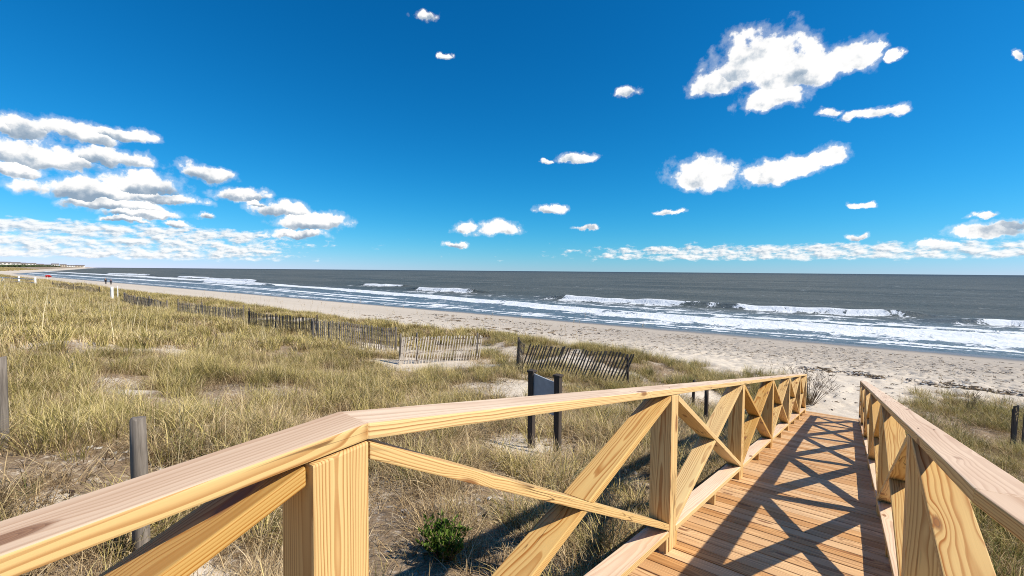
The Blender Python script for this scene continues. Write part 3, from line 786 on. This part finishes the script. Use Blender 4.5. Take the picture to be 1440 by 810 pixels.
G_STALK = grass_mat('pale_stalk', [(0, (.45, .35, .17)), (.5, (.68, .54, .30)), (1, (.85, .72, .46))])
protos = bpy.data.collections.new('grass_tufts')
def tuft(name, n, hmin, hmax, spread, bend, width, mat, seed, flat=0., segs=4, heads=False):
    r = np.random.default_rng(seed); V = []; F = []; T = []; A = []
    for i in range(n):
        a = r.uniform(0, 2 * math.pi); rad = spread * math.sqrt(r.random())
        bx, by = rad * math.cos(a), rad * math.sin(a)
        da = a + r.normal(0, .9); L = r.uniform(hmin, hmax)
        lean = abs(r.normal(.22, .18)) + flat * r.uniform(.5, 1.0); bd = bend * r.uniform(.4, 1.5)
        wdt = width * r.uniform(.7, 1.25); tint = np.clip(r.normal(.46, .33), 0, 1)
        side = np.array([-math.sin(da + r.normal(0, .6)), math.cos(da + r.normal(0, .6)), 0])
        p = np.array([bx, by, -.04]); ang = min(lean, 1.5); base = len(V)
        for k in range(segs + 1):
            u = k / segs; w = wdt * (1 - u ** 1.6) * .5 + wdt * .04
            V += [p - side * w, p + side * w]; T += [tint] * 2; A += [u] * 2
            ang2 = min(ang + bd * u ** 1.3, 2.5)
            p = p + np.array([math.sin(ang2) * math.cos(da), math.sin(ang2) * math.sin(da), math.cos(ang2)]) * L / segs
            if flat and p[2] < .012: p[2] = .012 + r.random() * .03
        for k in range(segs):
            q = base + 2 * k; F.append((q, q + 1, q + 3, q + 2))
        if heads and r.random() < .6:
            for j in range(7):
                q0 = p + np.array([r.normal(0, .018), r.normal(0, .018), -j * .035]); b0 = len(V)
                e = np.array([math.cos(j * 2.4), math.sin(j * 2.4), 0]) * .022
                V += [q0 + (0, 0, .03), q0 + e * .5, q0 - (0, 0, .03), q0 - e * .5]; T += [.5] * 4; A += [1] * 4; F.append((b0, b0 + 1, b0 + 2, b0 + 3))
    me = bpy.data.meshes.new(name); me.from_pydata([tuple(v) for v in V], [], F); me.update()
    at = me.attributes.new('tint', 'FLOAT', 'POINT'); at.data.foreach_set('value', np.array(T, np.float32))
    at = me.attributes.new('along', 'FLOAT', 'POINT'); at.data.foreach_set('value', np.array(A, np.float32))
    me.materials.append(mat); o = bpy.data.objects.new(name, me); protos.objects.link(o)
IDX = {}
def reg(kind, *args, **kw):
    for s in range(3):
        nm = 'tuft_%02d' % sum(len(v) for v in IDX.values())
        tuft(nm, *args, seed=100 + len(protos.objects), **kw); IDX.setdefault(kind, []).append(len(protos.objects) - 1)
reg('olive', 60, .26, .56, .17, 1.35, .0065, G_OLIVE)
reg('dry', 60, .22, .50, .20, 2.0, .0055, G_DRY)
reg('litter', 46, .12, .42, .28, .5, .0055, G_DRY, flat=1.25, segs=3)
reg('green', 46, .20, .46, .14, 1.3, .0065, G_GREEN)
reg('olivefar', 44, .25, .56, .28, 1.2, .018, G_OLIVE, segs=3)
reg('dryfar', 40, .22, .50, .28, 1.6, .017, G_DRY, segs=3)
reg('stalk', 7, .55, 1.0, .22, .22, .0055, G_STALK, segs=3)
reg('stalkfar', 8, .7, 1.15, .5, .22, .016, G_STALK, segs=2)
reg('bigtuft', 42, .42, .85, .10, 1.7, .010, G_OLIVE, segs=5)
reg('oats', 5, .8, 1.35, .12, .35, .006, G_DRY, segs=5, heads=True)

pts = []
def scatter(x0, x1, y0, y1, dens, kinds, smin=.8, smax=1.25, vegpow=1.0, cond=None):
    n = int((x1 - x0) * (y1 - y0) * dens)
    x = rng.uniform(x0, x1, n); y = rng.uniform(y0, y1, n) 
    y = y + shore_shift(x)
    d = veg(x, y) ** vegpow
    cl = np.clip((fbm(x, y, .85, 2, 91) - .37) * 4.2, .06, 1)
    keep = rng.random(n) < d * np.clip(cl, 0, 1)
    if cond is not None: keep &= cond(x, y)
    x, y = x[keep], y[keep]; z = dunez(x, y)
    names = list(kinds); w = np.array([kinds[k] for k in names], float); w /= w.sum()
    ch = rng.choice(len(names), len(x), p=w)
    ids = np.array([IDX[names[c]][rng.integers(0, 3)] for c in ch], int) if len(x) else np.zeros(0, int)
    sc = rng.uniform(smin, smax, len(x)) * (.78 + .5 * fbm(x, y, 2.6, 2, 95))
    pts.append((x, y, z, ids, sc))
near = lambda x, y: x > -14
# left of the ramp, close by
scatter(-6.5, -1.0, -1.5, 10, 62, {'olive': .26, 'dry': .85, 'green': .08}, .5, .92)
scatter(-6.5, -1.0, -1.5, 14, 95, {'litter': 1}, .7, 1.25, .4)
scatter(-16, -6.5, -3, 12, 42, {'olive': .72, 'dry': .62, 'green': .10}, .6, 1.05)
scatter(-16, -6.5, -3, 17, 40, {'litter': 1}, .7, 1.3, .4)
scatter(-6.5, -1.0, 10, 24, 40, {'olive': .6, 'dry': .45, 'green': .25}, .6, 1.05)
scatter(-16, -6.5, 12, 25, 26, {'olive': .75, 'dry': .4, 'green': .15}, .65, 1.1)
# right of the ramp
scatter(.5, 9, -1, 24, 48, {'olive': .45, 'dry': .45, 'green': .55}, .6, 1.05)
scatter(.5, 9, -1, 24, 50, {'litter': 1}, .7, 1.2, .5)
# middle and far field
scatter(-45, -16, -8, 26, 19, {'olivefar': .7, 'dryfar': .35}, .7, 1.15)
scatter(-110, -45, -10, 27, 8.0, {'olivefar': .75, 'dryfar': .4}, .9, 1.4)
scatter(-330, -110, -16, 27, 2.2, {'olivefar': .7, 'dryfar': .55}, 1.2, 2.0)
scatter(-1000, -330, -30, 27, .35, {'olivefar': .5, 'dryfar': .6}, 2.0, 3.2)
scatter(-16, -4.5, -3, 15, 2.2, {'stalk': 1}, .7, 1.1)
scatter(-60, -16, -6, 16, 1.1, {'stalkfar': 1}, .7, 1.1)
scatter(-160, -60, -10, 18, .35, {'stalkfar': 1}, .9, 1.5)
scatter(-12, -1.4, -2, 12, 2.6, {'bigtuft': 1}, .5, .85)
scatter(-20, -6, 2, 20, 1.0, {'bigtuft': 1}, .5, .85)
scatter(.8, 8, 0, 20, 2.6, {'bigtuft': 1}, .55, .95)
# sea oats standing above the rest
scatter(-60, -1.5, 16, 24, .45, {'oats': 1}, .7, 1.1, .4)
scatter(-40, -7, 0, 16, .16, {'oats': 1}, .6, 1.0)
scatter(.8, 9, 12, 23, .9, {'oats': 1}, .6, .9, .5)
X = np.concatenate([p[0] for p in pts]); Y = np.concatenate([p[1] for p in pts]); Z = np.concatenate([p[2] for p in pts])
ID = np.concatenate([p[3] for p in pts]); SC = np.concatenate([p[4] for p in pts])
# nothing grows through the sun-bare strip right beside posts or deck
me = bpy.data.meshes.new('dune_grass'); n = len(X)
me.vertices.add(n); me.vertices.foreach_set('co', np.stack([X, Y, Z], 1).astype(np.float32).ravel())
at = me.attributes.new('idx', 'INT', 'POINT'); at.data.foreach_set('value', ID.astype(np.int32))
at = me.attributes.new('rot', 'FLOAT_VECTOR', 'POINT')
at.data.foreach_set('vector', np.stack([rng.normal(0, .1, n), rng.normal(0, .1, n), rng.uniform(0, 6.283, n)], 1).astype(np.float32).ravel())
at = me.attributes.new('scl', 'FLOAT', 'POINT'); at.data.foreach_set('value', SC.astype(np.float32))
grass = bpy.data.objects.new('dune_grass', me); COL.objects.link(grass); grass['kind'] = 'stuff'
tag(grass, 'olive and straw coloured beach grass covering the dunes', 'grass')
ng = bpy.data.node_groups.new('scatter_tufts', 'GeometryNodeTree')
ng.interface.new_socket('Geometry', in_out='INPUT', socket_type='NodeSocketGeometry'); ng.interface.new_socket('Geometry', in_out='OUTPUT', socket_type='NodeSocketGeometry')
N_ = ng.nodes; gi = N_.new('NodeGroupInput'); go = N_.new('NodeGroupOutput'); iop = N_.new('GeometryNodeInstanceOnPoints'); ci = N_.new('GeometryNodeCollectionInfo')
ci.inputs['Collection'].default_value = protos; ci.inputs['Separate Children'].default_value = True; ci.inputs['Reset Children'].default_value = True
def nattr(nm, typ):
    a = N_.new('GeometryNodeInputNamedAttribute'); a.data_type = typ; a.inputs['Name'].default_value = nm; return a.outputs['Attribute']
LK = ng.links.new
LK(gi.outputs[0], iop.inputs['Points']); LK(ci.outputs[0], iop.inputs['Instance']); iop.inputs['Pick Instance'].default_value = True
LK(nattr('idx', 'INT'), iop.inputs['Instance Index']); LK(nattr('rot', 'FLOAT_VECTOR'), iop.inputs['Rotation']); LK(nattr('scl', 'FLOAT'), iop.inputs['Scale'])
LK(iop.outputs[0], go.inputs[0])
md = grass.modifiers.new('scatter', 'NODES'); md.node_group = ng
print('tufts', n)

bits = bpy.data.collections.new('wrack_bits')
M_BIT = [plain('dark_wrack', (.07, .045, .03), .9), plain('grey_shell', (.28, .25, .22), .8), plain('dry_reed', (.22, .15, .085), .9), plain('pale_shell', (.62, .58, .52), .7)]
for k in range(8):
    r_ = random.Random(k + 40); bm = bmesh.new()
    for q in range(3 if k % 4 != 2 else 5):
        c_ = Vector((r_.uniform(-.1, .1), r_.uniform(-.1, .1), .012)) if q else Vector((0, 0, .012))
        a_ = r_.uniform(0, 6.28); L_ = r_.uniform(.03, .07) if k % 4 != 2 else r_.uniform(.08, .22)
        d_ = Vector((math.cos(a_), math.sin(a_), r_.uniform(-.1, .25))) * L_
        add_bar(bm, c_ - d_ * .5, c_ + d_ * .5, L_ * .55 if k % 4 != 2 else .012, .018, (-math.sin(a_), math.cos(a_), .2))
    me_ = bpy.data.meshes.new('bit_%d' % k); bm.to_mesh(me_); bm.free(); me_.materials.append(M_BIT[k % 4]); bits.objects.link(bpy.data.objects.new('bit_%d' % k, me_))
def strew(x0, x1, y0, y1, n, s0, s1, w=None):
    x = rng.uniform(x0, x1, n); y = rng.uniform(y0, y1, n); k = fbm(x, y, 2.5, 3, 111); keep = rng.random(n) < np.clip((k - .3) * 3, 0, 1)
    x, y = x[keep], y[keep]; return x, y, rng.choice(8, len(x), p=w), rng.uniform(s0, s1, len(x))
q_ = [strew(-16, 18, 25.5, 40, 7500, .3, .85), strew(-40, -16, 25, 38, 1500, .8, 1.8), strew(-2, 14, 24.6, 26.2, 900, .8, 1.8), strew(-1.6, 2.2, 15.6, 25, 160, .4, .9), strew(-9, -1.2, 0, 15, 700, .4, 1.0)]
bx_, by_, bi_, bs_ = [np.concatenate([q[i] for q in q_]) for i in range(4)]
me = bpy.data.meshes.new('beach_wrack'); nb_ = len(bx_); me.vertices.add(nb_)
me.vertices.foreach_set('co', np.stack([bx_, by_, dunez(bx_, by_)], 1).astype(np.float32).ravel())
at = me.attributes.new('idx', 'INT', 'POINT'); at.data.foreach_set('value', bi_.astype(np.int32))
at = me.attributes.new('rot', 'FLOAT_VECTOR', 'POINT'); at.data.foreach_set('vector', np.stack([bx_ * 0, bx_ * 0, rng.uniform(0, 6.283, nb_)], 1).astype(np.float32).ravel())
at = me.attributes.new('scl', 'FLOAT', 'POINT'); at.data.foreach_set('value', bs_.astype(np.float32))
wrack = bpy.data.objects.new('beach_wrack', me); COL.objects.link(wrack); wrack['kind'] = 'stuff'
tag(wrack, 'dark specks of shell, reed and seaweed strewn over the upper beach', 'beach debris')
ng2 = ng.copy(); ng2.name = 'strew_bits'
for n_ in ng2.nodes:
    if n_.bl_idname == 'GeometryNodeCollectionInfo': n_.inputs['Collection'].default_value = bits
wrack.modifiers.new('strew', 'NODES').node_group = ng2

# ------------------------------------------------------------------ shrubs
def leafy(name, x, y, h, r, nst, leaf, mat_leaf, mat_stem, label, cat, seed, leaves=14, up=.5):
    rr_ = random.Random(seed); z = gz(x, y); root = thing(name, label, cat, (x, y, z))
    bs = bmesh.new(); bl = bmesh.new()
    for i in range(nst):
        a = rr_.uniform(0, 6.283); rad = r * math.sqrt(rr_.random()); L = h * rr_.uniform(.55, 1.05)
        p0 = Vector((x + .15 * rad * math.cos(a), y + .15 * rad * math.sin(a), z - .05)); p1 = Vector((x + rad * math.cos(a), y + rad * math.sin(a), z + L)); mid = p0.lerp(p1, .5) + Vector((0, 0, L * .12))
        add_bar(bs, p0, mid, .009, .009, (1, 0, 0)); add_bar(bs, mid, p1, .005, .005, (1, 0, 0))
        if not leaf:
            for _ in range(4):
                t = rr_.uniform(.35, .9); q = mid.lerp(p1, t); add_bar(bs, q, q + Vector((rr_.uniform(-.1, .1), rr_.uniform(-.1, .1), rr_.uniform(.05, .16))) * h * 1.6, .005, .005, (1, 0, 0))
        for j in range(leaves if leaf else 0):
            t = rr_.random() ** .6; q = p0.lerp(mid, min(1, t * 2)) if t < .5 else mid.lerp(p1, t * 2 - 1)
            d = Vector((rr_.uniform(-1, 1), rr_.uniform(-1, 1), rr_.uniform(-.2, 1) + up)).normalized(); s = d.cross(Vector((rr_.uniform(-1, 1), rr_.uniform(-1, 1), .3))).normalized(); le = leaf * rr_.uniform(.7, 1.3)
            bl.faces.new([bl.verts.new(c) for c in (q, q + d * le * .5 + s * le * .2, q + d * le, q + d * le * .5 - s * le * .2)])
    bm_obj('stems', bs, mat_stem, root)
    if leaf:
        o = bm_obj('leaves', bl, mat_leaf, root); me = o.data
        at = me.attributes.new('tint', 'FLOAT', 'POINT'); at.data.foreach_set('value', np.repeat(np.random.default_rng(seed).random(len(me.vertices) // 4), 4).astype(np.float32))
        at = me.attributes.new('along', 'FLOAT', 'POINT'); at.data.foreach_set('value', np.full(len(me.vertices), .4, np.float32))
    else: bl.free()
    return root
G_BUSH = grass_mat('bush_leaf', [(0, (.05, .09, .015)), (.5, (.17, .26, .045)), (1, (.38, .45, .12))], .3)
M_STEM = plain('brown_stem', (.17, .115, .07), .9)
leafy('shrub', -2.42, 2.36, .26, .20, 50, .045, G_BUSH, M_STEM, 'small bright green shrub low on the ground left of the ramp', 'shrub', 3, 22)
leafy('shrub', -1.35, 4.15, .16, .16, 18, .04, G_BUSH, M_STEM, 'small green weed by the deck edge behind the crossed braces', 'shrub', 4, 14)
leafy('twig_bush', -.95, 16.6, 1.0, .8, 60, 0, None, M_STEM, 'bare brown twiggy bush at the lower end of the left railing', 'bush', 5)
leafy('twig_bush', 3.2, 20.6, .6, .35, 12, 0, None, M_STEM, 'dark sparse twigs sticking up on the sand right of the ramp end', 'bush', 6)

# ------------------------------------------------------------------ world
w = bpy.data.worlds.new('World'); scene.world = w; w.use_nodes = True
nt = w.node_tree; nt.nodes.clear(); b = NB(nt)
SUN_EL, SUN_AZ = math.radians(41.9), math.radians(65.8)
sky = b.node('ShaderNodeTexSky'); sky.sky_type = 'NISHITA'; sky.sun_disc = False
sky.sun_elevation = SUN_EL; sky.sun_rotation = SUN_AZ
sky.air_density = 1.0; sky.dust_density = 0.0; sky.ozone_density = 3.2; sky.altitude = 0
gam = b.node('ShaderNodeGamma'); b.l.new(sky.outputs[0], gam.inputs[0]); gam.inputs[1].default_value = 1.0
hs = b.node('ShaderNodeHueSaturation'); b.l.new(gam.outputs[0], hs.inputs['Color']); hs.inputs['Saturation'].default_value = 1.0
sr = b.node('ShaderNodeSeparateColor'); b.l.new(hs.outputs[0], sr.inputs[0])
def chan(o, g, k): return b.math('MULTIPLY', b.math('POWER', b.math('MULTIPLY', o, .108), g), k / .108)
sc_ = b.node('ShaderNodeCombineColor')
cr = chan(sr.outputs[0], 2.4, .54)
b.set(sc_.inputs[0], cr); b.set(sc_.inputs[1], b.math('SUBTRACT', chan(sr.outputs[1], 1.08, .80), b.math('MULTIPLY', cr, .02))); b.set(sc_.inputs[2], b.math('ADD', chan(sr.outputs[2], .96, 1.12), b.math('MULTIPLY', cr, .36)))
skyc = sc_.outputs[0]
geo = b.node('ShaderNodeTexCoord').outputs['Generated']
dirv = b.vmath('NORMALIZE', geo)
dx, dy, dz = b.sep(dirv)[:3]
DEG = 180 / math.pi
az = b.math('MULTIPLY', b.math('ARCTAN2', dx, dy), DEG); el = b.math('MULTIPLY', b.math('ARCSINE', dz), DEG)
# uneven outlines
wn = b.noise(dirv, 24, 5, .6, out='Color'); ws = b.sep(wn)
az2 = b.math('ADD', az, b.math('MULTIPLY', b.math('SUBTRACT', ws[0], .5), 3.0)); el2 = b.math('ADD', el, b.math('MULTIPLY', b.math('SUBTRACT', ws[1], .5), 1.9))
gE = bpy.data.node_groups.new('cloud_lobe', 'ShaderNodeTree')
for nm in ('az', 'el', 'a0', 'e0', 'ra', 're', 'prev', 'prevh'): gE.interface.new_socket(nm, in_out='INPUT', socket_type='NodeSocketFloat')
for nm in ('dens', 'height'): gE.interface.new_socket(nm, in_out='OUTPUT', socket_type='NodeSocketFloat')
e = NB(gE); I = gE.nodes.new('NodeGroupInput').outputs; O = gE.nodes.new('NodeGroupOutput').inputs
u_ = e.math('DIVIDE', e.math('SUBTRACT', I[0], I[2]), I[4]); v_ = e.math('DIVIDE', e.math('SUBTRACT', I[1], I[3]), I[5])
vv = e.math('MULTIPLY', v_, e.mapr(v_, -.2, .2, 1.45, 1.0))         # flatter bottoms
dn = e.math('SUBTRACT', 1.0, e.math('SQRT', e.math('ADD', e.math('MULTIPLY', u_, u_), e.math('MULTIPLY', vv, vv))))
gt = e.math('GREATER_THAN', dn, I[6])
gE.links.new(e.math('MAXIMUM', dn, I[6]), O[0])
hm = e.math('ADD', e.math('MULTIPLY', gt, v_), e.math('MULTIPLY', e.math('SUBTRACT', 1.0, gt), I[7])); gE.links.new(hm, O[1])
CLOUDS = [(-9.56, 21.94, 4.35, 2.69), (-6.35, 20.82, 4.09, 2.38), (-4.08, 19.86, 2.51, 1.57), (-7.6, 18.34, 2.85, 1.39), (-13.34, 20.46, 2.54, 1.42), (-0.81, 20.55, 2.32, 1.62), (0.69, 21.16, 1.0, 0.73), (2.55, 20.27, 0.63, 0.54), (-2.43, 16.11, 0.97, 0.54), (-0.07, 15.48, 1.48, 0.46), (2.13, 15.38, 1.5, 0.64), (-14.24, 11.08, 3.52, 2.06), (-6.39, 11.01, 3.33, 1.19), (-7.73, 10.7, 2.32, 1.36), (-2.3, 11.83, 2.06, 1.05), (-22.98, 20.76, 1.35, 0.67), (-47.99, 28.48, 1.37, 0.53), (-45.81, 24.66, 0.79, 0.36), (-29.51, 13.87, 2.12, 0.67), (-32.98, 13.51, 0.63, 0.34), (-32.28, 7.73, 1.79, 0.62), (-43.08, 5.07, 1.52, 0.89), (-39.03, 5.31, 2.17, 1.07), (-44.42, 3.08, 1.25, 0.45), (-27.97, 5.42, 1.24, 0.35), (-18.08, 7.12, 1.45, 0.33), (0.48, 6.98, 0.68, 0.35), (9.19, 5.13, 0.95, 0.31), (0.35, 3.66, 0.8, 0.43), (9.45, 3.82, 2.57, 0.74), (11.09, 4.14, 1.2, 0.6), (5.85, 2.71, 1.45, 0.4), (10.68, 17.88, 0.32, 0.43), (-71.01, 9.74, 2.24, 1.01), (-84.48, 11.71, 1.74, 1.04), (-80.98, 11.87, 2.81, 1.05), (-77.77, 12.51, 2.07, 0.77), (-85.69, 11.55, 1.18, 0.79), (-83.27, 9.49, 3.91, 1.33), (-79.09, 10.22, 2.99, 0.9), (-84.97, 8.12, 1.63, 0.71), (-80.13, 6.84, 4.37, 1.17), (-76.54, 7.94, 3.13, 1.36), (-74.34, 6.94, 2.87, 0.71), (-78.67, 5.95, 3.56, 0.67), (-76.59, 5.34, 3.24, 0.62), (-78.18, 4.66, 2.06, 0.41), (-73.69, 4.51, 1.29, 0.43), (-67.82, 7.94, 2.67, 0.76), (-64.38, 6.58, 3.0, 1.11), (-61.08, 5.5, 3.78, 1.31), (-62.59, 3.96, 2.96, 0.65), (-66.47, 7.06, 1.1, 0.46), (-71.39, 5.4, 0.62, 0.44)]
prev, prevh = -1.0, 0.0
for (a0, e0, ra, re) in CLOUDS:
    g = b.node('ShaderNodeGroup'); g.node_tree = gE
    b.set(g.inputs[0], az2); b.set(g.inputs[1], el2)
    for i, v in enumerate((a0, e0, ra * 1.12, re * 1.12)): g.inputs[2 + i].default_value = v
    b.set(g.inputs[6], prev); b.set(g.inputs[7], prevh); prev, prevh = g.outputs[0], g.outputs[1]
cn = b.noise(dirv, 27, 9, .57)
cn2 = b.noise(b.vmath('ADD', dirv, (.006, .003, .008)), 26, 5, .54)
# low bands of small cumulus along the horizon
bv = b.comb(b.math('MULTIPLY', az, .55), b.math('MULTIPLY', el, 1.25), 0.)
bn = b.noise(bv, 1, 7, .62)
def band(e0, e1, e2, e3): return b.math('MULTIPLY', b.mapr(el, e0, e1, 0, 1, True), b.mapr(el, e2, e3, 1, 0, True))
bandR = b.math('MULTIPLY', band(.9, 1.8, 2.6, 4.0), b.mapr(az, -42, -14, .30, 1.16, True))
bandL = b.math('MULTIPLY', band(.2, 1.2, 3.6, 5.4), b.mapr(az, -56, -70, .35, 1.16, True))
bandm = b.math('MAXIMUM', bandR, bandL)
bd = b.math('SUBTRACT', b.math('ADD', b.math('MULTIPLY', bandm, .40), bn), .82)
body = b.math('ADD', b.math('MAXIMUM', prev, -1.0), b.math('MULTIPLY', b.math('SUBTRACT', cn, .5), 1.8))
mask1 = b.math('MAXIMUM', b.mapr(body, -.02, .27, 0, 1, True), b.mapr(body, -.26, .14, 0, .26, True))
mask2 = b.mapr(bd, -.05, .20, 0, .92, True)
mask = b.math('MAXIMUM', mask1, mask2)
grey = b.mapr(az, -52, -20, 1.0, .25)
lit = b.math('ADD', b.math('MULTIPLY', b.mapr(prevh, -.55, .38, -.72, .20, True), grey), b.math('MULTIPLY', b.math('SUBTRACT', cn, cn2), 2.0))  # shaded undersides and sunward brightening painted into the cloud colour
lit = b.math('ADD', lit, b.math('ADD', .80, b.math('MULTIPLY', b.math('SUBTRACT', 1.0, b.mapr(body, .0, .35, 0, 1, True)), .45)))
lit = b.math('MULTIPLY', b.math('GREATER_THAN', mask1, mask2), lit)
litb = b.math('MULTIPLY', b.math('LESS_THAN', mask1, mask2), b.math('ADD', .66, b.math('MULTIPLY', b.math('SUBTRACT', bn, b.noise(b.vmath('ADD', bv, (.12, .22, 0)), 1, 5, .62)), 2.4)))
lit = b.math('ADD', lit, litb)
CLK = 1.0
cc = b.ramp(lit, [(0, (.30, .40, .52)), (.35, (.50, .58, .67)), (.70, (.98, .98, .98)), (1, (1.10, 1.09, 1.07))])
bgS = b.node('ShaderNodeBackground'); b.set(bgS.inputs[0], skyc); bgS.inputs[1].default_value = .085
bgC = b.node('ShaderNodeBackground'); b.set(bgC.inputs[0], cc); bgC.inputs[1].default_value = .78
mx = b.node('ShaderNodeMixShader'); b.set(mx.inputs[0], mask); b.l.new(bgS.outputs[0], mx.inputs[1]); b.l.new(bgC.outputs[0], mx.inputs[2])
wo = b.node('ShaderNodeOutputWorld'); b.l.new(mx.outputs[0], wo.inputs[0])
w.cycles.sampling_method = 'MANUAL'; w.cycles.sample_map_resolution = 512

# ------------------------------------------------------------------ sun
sd = bpy.data.lights.new('sun', 'SUN'); sd.energy = 5.0; sd.angle = math.radians(.5); sd.color = (1, .93, .81)
so = bpy.data.objects.new('sun', sd); COL.objects.link(so)
S = Vector((math.sin(SUN_AZ) * math.cos(SUN_EL), math.cos(SUN_AZ) * math.cos(SUN_EL), math.sin(SUN_EL)))
so.rotation_euler = S.to_track_quat('Z', 'Y').to_euler(); so.location = (20, 10, 30)

# ------------------------------------------------------------------ camera
cd = bpy.data.cameras.new('camera'); cam = bpy.data.objects.new('camera', cd); COL.objects.link(cam)
cd.sensor_width = 36; cd.lens = 630 / 1440 * 36; cd.clip_start = .05; cd.clip_end = 200000
R = Matrix(((0.79675144, 0.02962683, -0.60358048), (0.6042499, -0.02530815, 0.79639284), (0.00831909, -0.99924059, -0.03806631)))
xb, yb, zb_ = R.col[0], -R.col[1], -R.col[2]
cam.matrix_world = Matrix(((xb[0], yb[0], zb_[0], 0), (xb[1], yb[1], zb_[1], 0), (xb[2], yb[2], zb_[2], 0), (0, 0, 0, 1)))
scene.camera = cam

vs_ = scene.view_settings
vs_.view_transform = 'Standard'; vs_.look = 'None'; vs_.exposure = .35; vs_.gamma = 1; vs_.use_curve_mapping = False
scene.cycles.max_bounces = 6; scene.cycles.transparent_max_bounces = 4
scene.cycles.use_denoising = True; scene.cycles.denoising_prefilter = 'NONE'
scene.cycles.filter_width = 1.0; scene.cycles.diffuse_bounces = 2
